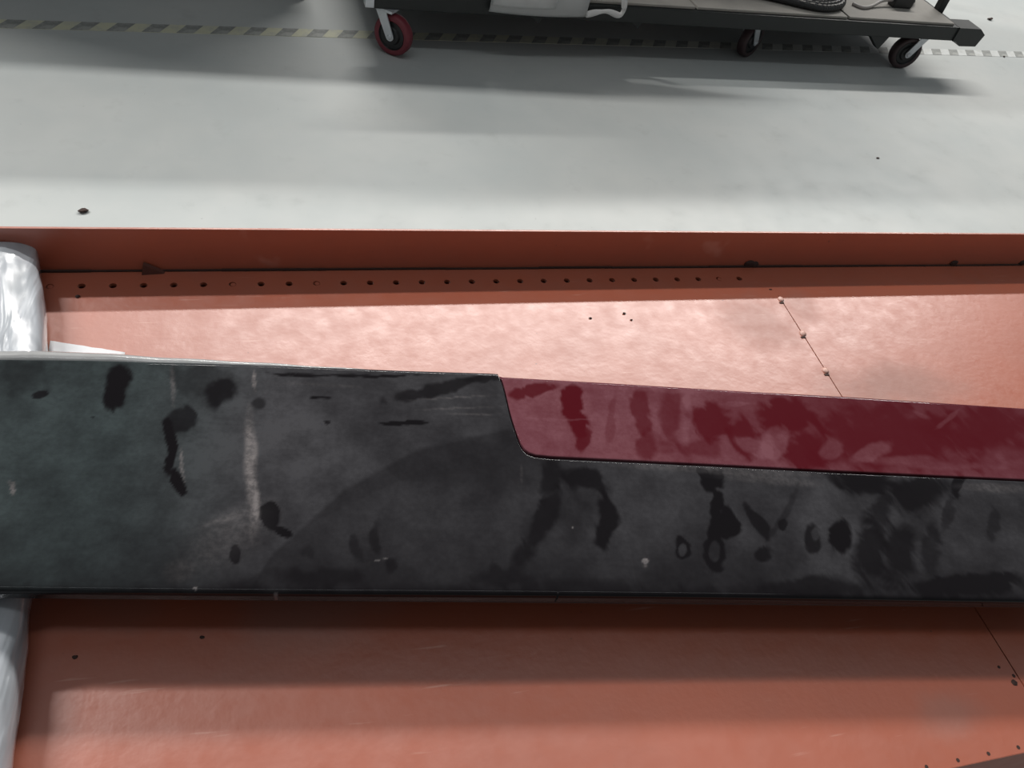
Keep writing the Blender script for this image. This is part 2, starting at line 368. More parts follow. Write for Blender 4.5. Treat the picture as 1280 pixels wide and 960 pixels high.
# ================================================================ the dusty trim panel
SMEAR=[(-0.253, 0.0967, 0.0113, 0.0009, 0.0069, -0.0297, -1, 0.25),
(-0.165, 0.0928, 0.0107, 0.0133, 0.0072, -0.0106, -0.9, 0.4),
(-0.1329, 0.0787, 0.0063, 0.0004, 0.0011, -0.0085, -0.7, 0.4),
(-0.1042, -0.044, 0.0088, 0.0003, 0.0014, -0.012, -1, 0.2),
(-0.0943, -0.0542, 0.0075, -0.0021, -0.0005, -0.0043, -1, 0.25),
(-0.1272, -0.0755, 0.0054, 0.0001, 0.0012, -0.0084, -1, 0.25),
(-0.1933, 0.0586, 0.0089, 0.0137, 0.0088, -0.0105, -0.85, 0.3),
(-0.1948, 0.0249, 0.005, 0.0006, 0.0073, -0.0312, -1, 0.15),
(-0.1817, -0.0101, 0.0044, 0.0002, 0.003, -0.0157, -1, 0.15),
(-0.1789, 0.1046, 0.0315, 0.0025, 0.0036, -0.0213, -0.45, 0.3),
(-0.3119, 0.0761, 0.0045, 0.0032, 0.0023, -0.0042, -0.9, 0.3),
(-0.2616, 0.056, 0.0019, 0.0001, 0.0007, -0.0026, -0.8, 0.3),
(-0.0755, 0.0906, 0.0109, 0.0008, 0.0002, -0.002, -1, 0.3),
(0.0051, 0.0658, 0.0231, 0.0015, 0.0, -0.0025, -1, 0.2),
(-0.066, 0.0613, 0.0028, 0.0002, 0.0002, -0.0028, -0.9, 0.3),
(-0.0965, 0.1204, 0.0283, 0.0003, 0.0002, -0.0027, -1, 0.3),
(-0.0326, 0.1236, 0.0465, 0.0027, 0.0001, -0.0021, -1, 0.4),
(0.0334, 0.1088, 0.0391, 0.0149, 0.0014, -0.009, -0.85, 0.4),
(0.0816, 0.1253, 0.0163, 0.0013, -0.0003, -0.0054, -0.8, 0.4),
(-0.0185, -0.0589, 0.0046, 0.0001, 0.0006, -0.0178, -0.7, 0.5),
(-0.0337, -0.066, 0.0038, 0.0001, 0.0007, -0.0146, -0.6, 0.5),
(-0.0082, -0.083, 0.0058, 0.0001, 0.0002, -0.0086, -0.7, 0.4),
(-0.0724, -0.0728, 0.0062, 0.0001, 0.0006, -0.0065, -0.5, 0.5),
(-0.0606, -0.0953, 0.0371, 0.0006, 0.0008, -0.0096, -0.7, 0.5),
(-0.3309, 0.0972, 0.0178, 0.0014, 0.0077, -0.0256, -0.5, 0.6),
(0.1389, 0.0154, 0.0103, -0.0017, -0.0077, -0.0297, -0.8, 0.5),
(0.1717, 0.0053, 0.0202, -0.0082, -0.0061, -0.0135, -0.9, 0.4),
(0.1814, -0.0389, 0.0098, 0.0011, -0.0038, -0.0381, -0.95, 0.4),
(0.1239, -0.0407, 0.0083, -0.0051, -0.0217, -0.0384, -0.8, 0.5),
(0.1523, -0.0274, 0.0163, 0.0006, -0.0043, -0.0325, -0.4, 0.7),
(0.0928, -0.0928, 0.027, 0.0004, -0.0009, -0.0115, -0.7, 0.5),
(0.2934, 0.0115, 0.014, 0.0006, -0.0043, -0.0166, -1, 0.3),
(0.2889, -0.0271, 0.0071, -0.0, -0.0135, -0.0457, -1, 0.3),
(0.2976, -0.0328, 0.0092, -0.0051, -0.0108, -0.0156, -1, 0.3),
(0.2477, -0.0639, 0.0075, 0.0002, -0.004, -0.0173, -0.95, 0.25),
(0.2771, -0.0664, 0.0099, 0.0002, -0.0054, -0.0205, -0.95, 0.25),
(0.3277, -0.0301, 0.0067, 0.0035, 0.0034, -0.0179, -0.9, 0.3),
(0.3509, -0.0328, 0.0049, 0.0002, -0.0023, -0.0069, -0.9, 0.3),
(0.3237, -0.0637, 0.0094, 0.0002, -0.0025, -0.0081, -0.9, 0.35),
(0.3574, -0.0204, 0.0027, -0.0022, -0.0266, -0.03, -0.5, 0.5),
(0.3773, -0.0475, 0.0082, 0.0002, -0.006, -0.0168, -0.9, 0.3),
(0.4072, -0.0458, 0.0135, 0.0048, -0.0006, -0.0166, -1, 0.3),
(0.4612, 0.015, 0.0389, -0.0021, -0.0066, -0.0135, -0.95, 0.5),
(0.5149, 0.0057, 0.0373, 0.0066, -0.0082, -0.0244, -0.95, 0.5),
(0.4653, -0.0167, 0.0124, -0.0026, -0.0188, -0.03, -0.8, 0.5),
(0.4547, 0.0205, 0.0454, 0.002, -0.0047, -0.0117, -0.8, 0.4),
(0.5007, -0.0246, 0.0267, 0.0009, -0.0166, -0.0355, -0.5, 0.6),
(0.4321, -0.0613, 0.0158, -0.0014, -0.0193, -0.0372, -0.9, 0.5),
(0.4636, -0.0647, 0.0196, 0.003, -0.0105, -0.0339, -0.9, 0.6),
(0.4969, -0.0598, 0.0099, -0.0005, -0.0182, -0.0332, -0.7, 0.6),
(0.5595, 0.0172, 0.0075, 0.0003, -0.009, -0.0178, -1, 0.25),
(0.5365, -0.0142, 0.0065, -0.0011, -0.0181, -0.0273, -0.6, 0.4),
(0.559, -0.0227, 0.0368, 0.0012, -0.0143, -0.0273, -0.25, 0.6),
(0.5794, -0.0266, 0.0083, 0.0003, -0.0129, -0.0237, -0.6, 0.4),
(0.5175, -0.0941, 0.0769, 0.0011, -0.0066, -0.0128, -0.95, 0.4),
(0.3714, -0.0985, 0.071, 0.0009, -0.004, -0.0107, -0.8, 0.5),
(0.1459, -0.1015, 0.0626, 0.0008, -0.0012, -0.0086, -0.5, 0.6),
(0.3528, -0.0631, 0.0159, 0.0004, -0.0082, -0.0242, -0.35, 0.6),
(0.2473, -0.0655, 0.0037, 0.0001, -0.0017, -0.0071, 0.5, 0.3),
(0.2775, -0.0648, 0.0046, 0.0001, -0.0025, -0.0096, 0.4, 0.3),
(0.3827, -0.0414, 0.0041, 0.0001, -0.0025, -0.0069, 0.35, 0.4),
(0.0911, -0.1141, 0.617, 0.0061, -0.001, -0.0123, -0.85, 0.8)]
SCUFF=[(-0.1279, 0.0156, 0.0052, 0.0005, 0.0081, -0.0501, 1, 0.8),
(-0.1169, -0.0289, 0.0025, 0.0003, 0.0042, -0.0228, 0.8, 0.8),
(-0.1367, 0.1079, 0.0018, 0.0001, 0.0017, -0.0129, 0.9, 0.5),
(0.2106, -0.0757, 0.0036, 0.0001, -0.0006, -0.0031, 1, 0.3),
(0.2097, -0.0803, 0.0022, 0.0, -0.0005, -0.0023, 0.6, 0.4),
(0.1501, -0.044, 0.0014, 0.0, -0.0002, -0.0016, 1, 0.4),
(-0.0166, -0.0789, 0.0087, 0.0023, 0.0002, -0.0008, 0.8, 0.4),
(-0.2068, 0.0974, 0.002, 0.0002, 0.0051, -0.0264, 0.5, 0.7),
(-0.1821, 0.0087, 0.0012, 0.0003, 0.0052, -0.0176, 0.8, 0.5),
(-0.3032, -0.0223, 0.0014, 0.0008, 0.0033, -0.0056, 0.8, 0.4),
(-0.3062, -0.0163, 0.0037, -0.0014, 0.0, -0.0014, 0.5, 0.5),
(-0.1403, -0.0451, 0.0155, 0.0071, 0.0012, -0.0028, 0.25, 0.8),
(-0.1512, -0.1054, 0.0014, 0.0, 0.0003, -0.0016, 1, 0.3),
(-0.0937, -0.108, 0.0015, 0.0, 0.0002, -0.0013, 1, 0.3),
(0.1108, 0.0123, 0.0015, 0.0001, -0.0011, -0.0124, 0.25, 0.6),
(-0.1168, -0.0444, 0.0031, -0.0002, 0.0013, -0.0222, 0.35, 0.9),
(-0.1319, -0.0597, 0.0293, 0.0235, 0.0117, -0.0184, 0.22, 0.9),
(-0.1651, -0.0922, 0.0116, 0.0002, 0.0018, -0.0094, 0.3, 0.9),
(0.3542, 0.016, 0.0581, -0.0032, -0.0022, -0.0057, 0.25, 0.8),
(0.3069, 0.0252, 0.1009, -0.0013, -0.0015, -0.0048, 0.3, 0.7),
(0.6032, 0.0171, 0.0476, 0.0002, -0.0035, -0.006, 0.3, 0.7),
(0.0449, 0.0993, 0.0476, 0.0067, 0.0, -0.0012, 0.35, 0.6),
(0.0561, 0.0869, 0.0393, 0.0045, -0.0, -0.0012, 0.3, 0.6),
(0.0674, 0.0797, 0.0313, 0.0021, -0.0, -0.001, 0.3, 0.6),
(-0.0768, 0.1076, 0.0448, 0.0003, 0.0001, -0.002, 0.15, 0.7)]
HAZE=[(0.1356, 0.1166, 0.0219, 0.0075, 0.0006, -0.0093, -0.9, 0.3),
(0.1693, 0.102, 0.012, -0.0019, -0.0055, -0.0208, -1, 0.2),
(0.1713, 0.0744, 0.0106, 0.0052, 0.0026, -0.0166, -1, 0.25),
(0.1753, 0.0568, 0.0061, -0.001, -0.0049, -0.0173, -0.9, 0.3),
(0.2397, 0.0975, 0.0112, 0.0008, -0.0072, -0.0374, -0.75, 0.3),
(0.272, 0.0965, 0.014, 0.0009, -0.0103, -0.0466, -0.6, 0.5),
(0.2353, 0.0533, 0.0116, 0.0007, -0.0031, -0.0157, -0.7, 0.4),
(0.3151, 0.0887, 0.025, 0.0016, -0.0066, -0.0252, -0.9, 0.3),
(0.3448, 0.0697, 0.0168, 0.0042, -0.0043, -0.0299, -0.9, 0.3),
(0.4032, 0.0998, 0.0425, 0.0028, -0.008, -0.024, -0.95, 0.35),
(0.4114, 0.0581, 0.0366, 0.002, -0.009, -0.0255, -0.9, 0.4),
(0.5114, 0.0795, 0.1094, 0.0064, -0.0207, -0.0476, -0.85, 0.5),
(0.6341, 0.0923, 0.0737, 0.0044, -0.021, -0.0391, -0.9, 0.5),
(0.2971, 0.0518, 0.0257, 0.0014, -0.0035, -0.0139, -0.6, 0.5),
(0.2068, 0.0869, 0.0041, -0.0003, -0.01, -0.0403, -0.4, 0.4),
(0.4818, 0.0537, 0.0271, 0.0107, -0.0009, -0.0096, 0.45, 0.4),
(0.5338, 0.0461, 0.0568, 0.0007, -0.0031, -0.0063, 0.4, 0.6),
(0.4388, 0.0596, 0.0129, 0.0007, -0.0055, -0.0145, 0.4, 0.4),
(0.3782, 0.0644, 0.0132, -0.0021, -0.0105, -0.0224, 0.5, 0.3),
(0.354, 0.057, 0.0159, -0.0093, -0.0065, -0.0094, 0.5, 0.3),
(0.2883, 0.0922, 0.0079, 0.0005, -0.0084, -0.0354, 0.5, 0.4),
(0.64, 0.0577, 0.0305, 0.0016, -0.0096, -0.0172, 0.3, 0.6),
(0.5997, 0.1128, 0.0214, 0.0149, 0.0006, -0.0026, 0.3, 0.5),
(0.5655, 0.114, 0.0077, -0.0034, -0.0026, -0.0034, 0.3, 0.5),
(0.3482, 0.1125, 0.0166, 0.0012, -0.001, -0.0034, 0.4, 0.4),
(0.1541, 0.0783, 0.0367, 0.0016, -0.0002, -0.0015, 0.35, 0.5),
(0.2632, 0.1285, 0.164, 0.0016, -0.0008, -0.0034, 0.35, 0.7)]

FAR = [(-0.60, 0.100), (-0.3564, 0.1165), (-0.2914, 0.1213), (-0.2135, 0.1250), (-0.1525, 0.1282), (-0.1203, 0.1292), (-0.0786, 0.1306), (-0.0018, 0.1328), (0.0863, 0.1364), (0.0965, 0.1364)]
SEAM = [(0.0965, 0.1364), (0.0981, 0.1299), (0.1000, 0.1214), (0.1015, 0.1087), (0.1029, 0.0953), (0.1043, 0.0821), (0.1064, 0.0693), (0.1091, 0.0549), (0.1114, 0.0454), (0.1147, 0.0390), (0.1189, 0.0355), (0.1248, 0.0333), (0.1408, 0.0322), (0.1945, 0.0318), (0.3242, 0.0308), (0.3868, 0.0300), (0.5326, 0.0290), (0.648, 0.0286), (0.90, 0.0280)]
FAR2 = [(0.0965, 0.1340), (0.1016, 0.1328), (0.2119, 0.1335), (0.3531, 0.1333), (0.4865, 0.1345), (0.7083, 0.1331), (0.90, 0.1310)]
NEAR_T = -0.1080
S0, S1, SB = -0.46, 0.84, 0.0965
def interp(tab, s): return np.interp(s, [p[0] for p in tab], [p[1] for p in tab])
rng = np.random.default_rng(3)
WAVES = [(rng.normal(size=2) * k, rng.uniform(0, 6.28), rng.uniform(0, 6.28), a) for k, a in ((40, .0050), (70, .0040), (120, .0024), (210, .0013), (380, .0006)) for _ in range(3)]
def wobble(s, t):
    ds = np.zeros_like(s); dt = np.zeros_like(s)
    for k, p, q, a in WAVES:
        ph = k[0]*s + k[1]*t; ds += a*np.sin(ph + p); dt += a*np.sin(ph + q)
    return s + ds, t + dt
FINE = [(rng.normal(size=2)*k, rng.uniform(0, 6.28), a) for k, a in ((110, .10), (190, .08), (330, .055), (560, .03)) for _ in range(6)]
def ragged(s, t):
    # uneven edge of a wipe: a sum of waves bent by one another
    q = 0.0035*np.sin(170*s + 90*t) ; r = 0.0035*np.sin(120*t - 150*s + 1.3)
    out = np.zeros_like(s)
    for k, p, a in FINE: out += a*np.sin(k[0]*(s + q) + k[1]*(t + r) + p)
    return out
def paint(s, t, base, blobs, wob=1.0):
    rag = ragged(s, t)*(1.0 if wob > 0.5 else 0.35)
    sw, tw = wobble(s, t); sw = s + (sw - s)*wob*0.18; tw = t + (tw - t)*wob*0.18
    out = base.copy()
    for c0, c1, a0, a1, b0, b1, am, so in blobs:
        det = a0*b1 - a1*b0
        dx, dy = sw - c0, tw - c1
        u = (dx*b1 - dy*b0)/det; v = (a0*dy - a1*dx)/det
        r = np.sqrt(u*u + v*v) + rag*(0.62 if am < 0 else 0.5)
        k = np.clip((1 + so*0.5 - r)/(so*1.3 + 1e-4), 0, 1); k = k*k*(3 - 2*k)
        if am < 0: out *= 1 + am*k
        else: out = np.maximum(out, 0) + (am*k)*(1 - np.clip(out, 0, 1)*0.5)
    return np.clip(out, 0, 1.2)
def sheet(name, ss, lo, hi, nrow, rim_lo, rim_hi, depth, m, parent, dustf):
    # a moulded sheet: flat crown, rolled rims along its two long edges, closed below
    ns = len(ss)
    def prof(r, d): # (inset, drop) from the outside going in
        return [(0.0, -d), (0.0, -r), (r*0.13, -r*0.5), (r*0.5, -r*0.13), (r, 0.0)]
    A = prof(rim_lo, depth); B = prof(rim_hi, depth)[::-1]
    rows_t, rows_z = [], []
    for ins, dz in A: rows_t.append(lo + ins); rows_z.append(np.full(ns, dz))
    a, b = lo + rim_lo, hi - rim_hi
    b = np.maximum(b, a + 1e-4)
    for k in range(1, nrow):
        f = k/nrow
        rows_t.append(a + (b - a)*f); rows_z.append(np.full(ns, 0.0))
    for ins, dz in B: rows_t.append(np.maximum(hi - ins, a)); rows_z.append(np.full(ns, dz))
    T = np.array(rows_t); Zc = np.array(rows_z); S = np.broadcast_to(ss, T.shape)
    q = np.clip((T + 0.108)/0.243, 0, 1)
    Zc = Zc - 0.0006*(2*q - 1)**2
    nr = T.shape[0]
    co = np.stack([S, T, Zc], -1).reshape(-1, 3)
    idx = np.arange(nr*ns).reshape(nr, ns)
    q4 = np.stack([idx[:-1, :-1], idx[:-1, 1:], idx[1:, 1:], idx[1:, :-1]], -1).reshape(-1, 4)
    bot = np.stack([idx[0, 1:], idx[0, :-1], idx[-1, :-1], idx[-1, 1:]], -1)
    faces = np.concatenate([q4, bot])
    me = bpy.data.meshes.new(name)
    me.vertices.add(len(co)); me.vertices.foreach_set('co', co.ravel())
    me.loops.add(faces.size); me.loops.foreach_set('vertex_index', faces.ravel().astype(np.int32))
    me.polygons.add(len(faces)); me.polygons.foreach_set('loop_start', (np.arange(len(faces))*4).astype(np.int32))
    sm = np.ones(len(faces), bool); sm[-len(bot):] = False
    me.polygons.foreach_set('use_smooth', sm)
    me.update(calc_edges=True); me.validate()
    du, sc = dustf(S.ravel().copy(), T.ravel().copy())
    for nm, v in (('dust', du), ('scuff', sc)):
        at = me.attributes.new(nm, 'FLOAT', 'POINT'); at.data.foreach_set('value', v.astype(np.float32))
    o = link(name, me, m, parent); return o
def black_dust_shade(s, t):
    base = np.full_like(s, 0.80)
    base -= 0.10*np.clip((s + 0.05)/0.3, 0, 1)
    base += 0.22*np.exp(-((s + 0.13)/0.06)**2 - ((t + 0.01)/0.07)**2)
    # dark reflection below a diagonal, painted in by thinning the dust
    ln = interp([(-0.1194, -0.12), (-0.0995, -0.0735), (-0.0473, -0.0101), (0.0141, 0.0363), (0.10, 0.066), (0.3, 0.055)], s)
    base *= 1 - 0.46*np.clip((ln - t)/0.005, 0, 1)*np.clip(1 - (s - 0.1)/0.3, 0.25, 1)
    base *= 0.35 + 0.65*np.clip((t + 0.115)/0.07, 0, 1)
    base += 0.22*np.exp(-((s - 0.36)/0.10)**2)*np.clip((t + 0.10)/0.06, 0, 1)
    base *= np.where(s > 0.2, 0.90 + 0.25*np.clip(t/0.03, 0, 1), 1)
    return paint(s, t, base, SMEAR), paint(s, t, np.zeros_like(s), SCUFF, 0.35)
def maroon_dust(s, t):
    base = 0.85 - 0.55*np.clip((s - 0.22)/0.22, 0, 1)
    base = base + 0.25*np.clip((0.05 - t)/0.02, 0, 1)*(s > 0.3) 
    return paint(s, t, base, HAZE), np.zeros_like(s)
YAW = -0.13914
panel = empty('trim_panel', (0.091, 0.402, 0.668), YAW)
tag(panel, 'long dusty glossy black vehicle trim panel with maroon inset lying across the orange tray', 'vehicle panel')
s_black = np.unique(np.concatenate([np.arange(S0, SB, 0.0016), np.arange(SB - .001, 0.106, 0.00030), np.arange(0.106, 0.13, 0.0006), np.arange(0.13, S1, 0.0016)]))
hi_b = np.where(s_black < SB, interp(FAR, s_black), interp(SEAM, s_black) - 0.0006)
lo_b = np.full_like(s_black, NEAR_T) + 0.0007*np.sin(s_black*7)
sheet('black_shell', s_black, lo_b, hi_b, 120, 0.0035, 0.0022, 0.012, M['black_gloss'], panel, black_dust_shade)
s_mar = np.unique(np.concatenate([np.arange(0.0982, 0.13, 0.0005), np.arange(0.13, S1, 0.0018)]))
lo_m = interp(SEAM, s_mar - 0.0012) + 0.0012; lo_m[0] = interp(FAR2, s_mar)[0] - 0.006
sheet('maroon_inset', s_mar, np.minimum(lo_m, interp(FAR2, s_mar) - 0.005), interp(FAR2, s_mar), 70, 0.0012, 0.003, 0.012, M['maroon'], panel, maroon_dust)
bm = bmesh.new()
pts = [(S0 + .004, NEAR_T + .004)] + [(S1 - .004, NEAR_T + .004), (S1 - .004, 0.127)] + [(0.10, 0.127), (S0 + .004, 0.105)]
prism(bm, pts, -0.022, -0.0135, 'z'); obj('backing_plate', bm, M['black_plastic'], panel)
# pale translucent edging along the far rim of the black shell
bm = bmesh.new()
ss = np.linspace(S0, 0.094, 90)
tube(bm, [(s, float(interp(FAR, s)) + float(np.interp(s, [-0.3, 0.0], [0.0045, 0.0008])), -0.0065 + 0.0005*math.sin(s*90)) for s in ss], [float(np.interp(s, [S0, -0.3, -0.19, -0.05, 0.094], [0.0085, 0.0080, 0.0050, 0.0026, 0.0012])) for s in ss], 10)
tag(obj('edge_trim', bm, M['light_trim'], panel, True), 'pale shiny edging on the far rim')

# ================================================================ film wrapped bar under the panel's left end
def wrapped_bar(name, centre, hw, h, label, cat):
    root = empty(name, (centre[len(centre)//2][0], centre[len(centre)//2][1], ZT)); tag(root, label, cat)
    path = spline([(x, y, 0) for x, y in centre], 14); n = 40
    bm = bmesh.new(); rings = []
    L = len(path)
    for i, p in enumerate(path):
        t = (path[min(i+1, L-1)] - path[max(i-1, 0)]).normalized(); a = Vector((t.y, -t.x, 0))
        e = min(i, L-1-i); end = [0.80, 0.93, 0.985, 1.0][min(e, 3)]
        ring = []
        for k in range(n):
            an = 2*math.pi*k/n; c, s = math.cos(an), math.sin(an)
            px = math.copysign(abs(c)**0.62, c)*hw*end; pz = h/2 + math.copysign(abs(s)**0.62, s)*h/2*(1 - (1-end)*0.6)
            v = p + a*px + Vector((0, 0, pz))
            if s > -0.5:
                cre = noise.noise(Vector((v.x*45, v.y*11, v.z*45))); cre2 = abs(noise.noise(Vector((v.x*70 + 9, v.y*22, v.z*60))))
                q = a*c + Vector((0, 0, 1))*s
                v -= q*(0.0022*(cre + 0.5) + 0.0030*cre2)*(1 if s < 0.9 or True else 0)
            ring.append(bm.verts.new(v - root.location + Vector((0, 0, ZT))))
        rings.append(ring)
    for r0, r1 in zip(rings, rings[1:]):
        for k in range(n): bm.faces.new((r0[k], r0[(k+1) % n], r1[(k+1) % n], r1[k]))
    bm.faces.new(rings[0][::-1]); bm.faces.new(rings[-1])
    obj('film_sleeve', bm, M['film'], root, True)
    return root
bar = wrapped_bar('wrapped_bar', [(-0.246, -0.02), (-0.246, 0.12), (-0.249, 0.2166), (-0.255, 0.3455), (-0.265, 0.47), (-0.280, 0.604), (-0.303, 0.73), (-0.308, 0.762)], 0.057, 0.044, 'bar wrapped in wrinkled shiny white plastic film under the left end of the panel', 'padded bar')
# loose flap of the film lying on the tray behind the panel
bm = bmesh.new()
nx, ny = 16, 4
pa, pb, pc, pd = Vector((-0.232, 0.654, 0.0012)), Vector((-0.160, 0.634, 0.0012)), Vector((-0.160, 0.60, 0.0012)), Vector((-0.230, 0.60, 0.0012))
g = [[bm.verts.new((pa.lerp(pb, i/nx)).lerp(pd.lerp(pc, i/nx), j/ny) + Vector((0, 0, 0.0009*(1 + noise.noise(Vector((i*.5, j*.7, 3)))) )) - Vector((bar.location.x, bar.location.y, 0))) for i in range(nx+1)] for j in range(ny+1)]
for j in range(ny):
    for i in range(nx): bm.faces.new((g[j][i], g[j][i+1], g[j+1][i+1], g[j+1][i]))
fl = obj('film_flap', bm, plain('white_film', (0.75, 0.76, 0.78), 0.3), bar, True); md = fl.modifiers.new('thickness', 'SOLIDIFY'); md.thickness = 0.0006
# block carrying the other end, past the right of the photograph
bm = bmesh.new(); box(bm, 0.735, 0.855, 0.215, 0.375, ZT, 0.646, 0.003)
tag(obj('foam_block', bm, plain('foam', (0.5, 0.5, 0.5), 0.8)), 'grey foam block under the right end of the panel', 'block')

# ================================================================ platform cart
CX, CY, CRZ = 1.45, 3.0, math.atan(0.056)
cart = empty('platform_cart', (CX, CY, 0), CRZ)
tag(cart, 'black steel platform cart with grey board deck, rubber corner bumper and casters', 'cart')
FR = -0.392                                  # front face of the rail
XL, XR, YB = -1.16, 1.165, 0.62
bm = bmesh.new(); box(bm, XL, XR, FR, FR + 0.045, 0.145, 0.1985, 0.003); obj('front_rail', bm, M['black_steel'], cart)
bm = bmesh.new(); box(bm, XL, XR, YB - 0.045, YB, 0.145, 0.1985, 0.003); obj('rear_rail', bm, M['black_steel'], cart)
for x in (XL, XR - 0.03):
    bm = bmesh.new(); box(bm, x, x + 0.03, FR + 0.046, YB - 0.046, 0.145, 0.1985, 0.003); obj('end_rail', bm, M['black_steel'], cart)
for x in (-0.4, 0.4):
    bm = bmesh.new(); box(bm, x - 0.02, x + 0.02, FR + 0.046, YB - 0.046, 0.145, 0.185, 0.003); obj('cross_bar', bm, M['black_steel'], cart)
edges = [XL + 0.031, -0.70, -0.03, 0.62, XR - 0.031]
for a_, b_ in zip(edges, edges[1:]):
    bm = bmesh.new(); box(bm, a_ + 0.005, b_ - 0.005, FR + 0.012, YB - 0.012, 0.1988, 0.208, 0.002); obj('deck_board', bm, M['board'], cart)
bm = bmesh.new(); box(bm, XL + 0.031, XR - 0.031, FR + 0.046, YB - 0.046, 0.186, 0.1985); obj('deck_underlay', bm, M['black_steel'], cart)  # unseen sheet added to stop light leaking between the boards
cap = [(1.150, 0.1995), (1.255, 0.2005), (1.292, 0.178), (1.278, 0.130), (1.195, 0.128), (1.165, 0.1455), (1.150, 0.1455)]
bm = bmesh.new(); prism(bm, cap, FR - 0.006, FR + 0.075, 'y'); obj('corner_bumper', bm, M['rubber'], cart)
bm = bmesh.new(); prism(bm, cap, YB - 0.075, YB + 0.006, 'y'); obj('corner_bumper', bm, M['rubber'], cart)
bm = bmesh.new(); box(bm, XL - 0.028, XL, FR - 0.004, FR + 0.03, 0.148, 0.24, 0.003); obj('end_bracket', bm, M['zinc'], cart)
for x, s in ((0.800, 1.0), (-0.246, 0.45), (-0.615, 0.45)):
    bm = bmesh.new(); prism(bm, [(x - 0.045*s, 0.1455), (x + 0.045*s, 0.1455), (x + 0.020*s, 0.1455 - 0.052*s)], FR + 0.006, FR + 0.04, 'y'); obj('gusset', bm, M['black_steel'], cart)
for y in (FR + 0.14, YB - 0.1):
    bm = bmesh.new(); box(bm, XR - 0.034, XR - 0.004, y - 0.015, y + 0.015, 0.1985, 1.0, 0.003); obj('post', bm, M['black_steel'], cart)
bm = bmesh.new(); box(bm, XR - 0.034, XR - 0.004, FR + 0.125, YB - 0.085, 1.0, 1.03, 0.004); obj('push_handle', bm, M['black_steel'], cart)

def lathe(bm, prof, n=36, cap=True):
    # profile (axis position, radius) turned about the y axis
    rings = [[bm.verts.new((r*math.cos(2*math.pi*k/n), a, r*math.sin(2*math.pi*k/n))) for k in range(n)] for a, r in prof]
    for r0, r1 in zip(rings, rings[1:]):
        for k in range(n): bm.faces.new((r0[k], r0[(k+1) % n], r1[(k+1) % n], r1[k]))
    if cap: bm.faces.new(rings[0]); bm.faces.new(rings[-1][::-1])
WR = 0.0645
def caster(x, y, rz, off, tread):
    bm = bmesh.new()
    for s in (-1, 1):
        ya, yb = sorted((s*0.0235, s*0.0275))
        a = math.atan2(0.071, off); nx_, nz_ = -math.sin(a), math.cos(a)
        pts = []
        for k in range(9):
            an = a + math.pi/2 + math.pi*k/8
            pts.append((0.0135*math.cos(an), WR + 0.0135*math.sin(an)))
        pts += [(off - nx_*0.020, 0.139 - nz_*0.0), (off + nx_*0.020, 0.139)]
        prism(bm, pts, ya, yb, 'y')
    box(bm, off - 0.04, off + 0.04, -0.0275, 0.0275, 0.137, 0.145)
    f = obj('caster', bm, M['zinc'], cart, loc=(x, y, 0)); f.rotation_euler = (0, 0, rz)
    bm = bmesh.new(); lathe(bm, [(-0.016, 0.046), (-0.0185, 0.055), (-0.0160, 0.0620), (-0.008, WR), (0.008, WR), (0.0160, 0.0620), (0.0185, 0.055), (0.016, 0.046), (0.0, 0.045), (-0.016, 0.046)], 36, False)
    obj('tire', bm, tread, f, True, loc=(0, 0, WR))
    bm = bmesh.new(); lathe(bm, [(-0.019, 0.016), (-0.019, 0.026), (-0.012, 0.030), (-0.012, 0.042), (-0.017, 0.0455), (0.017, 0.0455), (0.012, 0.042), (0.012, 0.030), (0.019, 0.026), (0.019, 0.016)], 28)
    obj('hub', bm, M['black_plastic'], f, loc=(0, 0, WR))
    bm = bmesh.new(); lathe(bm, [(-0.032, 0.0055), (-0.032, 0.0055), (-0.030, 0.0075), (0.030, 0.0075), (0.032, 0.0055)], 12)
    obj('axle_bolt', bm, M['zinc'], f, loc=(0, 0, WR))
    return f
caster(-1.092, FR + 0.005, -0.70, -0.036, M['red_tread'])
caster(1.012, FR + 0.06, -0.06, 0.040, M['dark_tread'])
caster(0.30, FR + 0.10, 0.5, -0.036, M['dark_tread'])
caster(-1.05, YB - 0.09, -0.4, -0.036, M['red_tread'])
caster(1.03, YB - 0.09, 0.2, 0.036, M['dark_tread'])

# ================================================================ things loaded on the cart
def on_cart(name, x, y, label, cat, z=0.208, rz=0.0):
    c, s = math.cos(CRZ), math.sin(CRZ)
    return tag(empty(name, (CX + c*x - s*y, CY + s*x + c*y, z), CRZ + rz), label, cat)
# pale bumper cover hooked over the rail
bc = on_cart('bumper_cover', -0.625, FR, 'pale grey plastic bumper piece hanging over the front rail of the cart', 'bumper part', 0.236)
def shell_prism(bm, prof, th, x0, x1, nseg=10, bow=0.0):
    L_ = []
    for k in range(nseg + 1):
        x = x0 + (x1 - x0)*k/nseg; d = bow*(1 - (2*k/nseg - 1)**2)
        o_ = [bm.verts.new((x, p[0] - d, p[1] - d*0.6)) for p in prof]; i_ = [bm.verts.new((x, p[0] - d + th, p[1] - d*0.6)) for p in prof]
        L_.append((o_, i_))
    n = len(prof)
    for (o0, i0), (o1, i1) in zip(L_, L_[1:]):
        for j in range(n - 1):
            bm.faces.new((o0[j], o1[j], o1[j+1], o0[j+1])); bm.faces.new((i0[j+1], i1[j+1], i1[j], i0[j]))
        bm.faces.new((o0[0], i0[0], i1[0], o1[0])); bm.faces.new((o0[-1], o1[-1], i1[-1], i0[-1]))
    for o_, i_ in (L_[0], L_[-1]):
        for j in range(n - 1): bm.faces.new((o_[j], o_[j+1], i_[j+1], i_[j]))
bm = bmesh.new(); shell_prism(bm, [(-0.018, -0.072), (-0.026, -0.060), (-0.030, -0.020), (-0.030, 0.03), (0.004, 0.08), (0.055, 0.25), (0.12, 0.46)], 0.005, -0.168, 0.168, 12, 0.006)
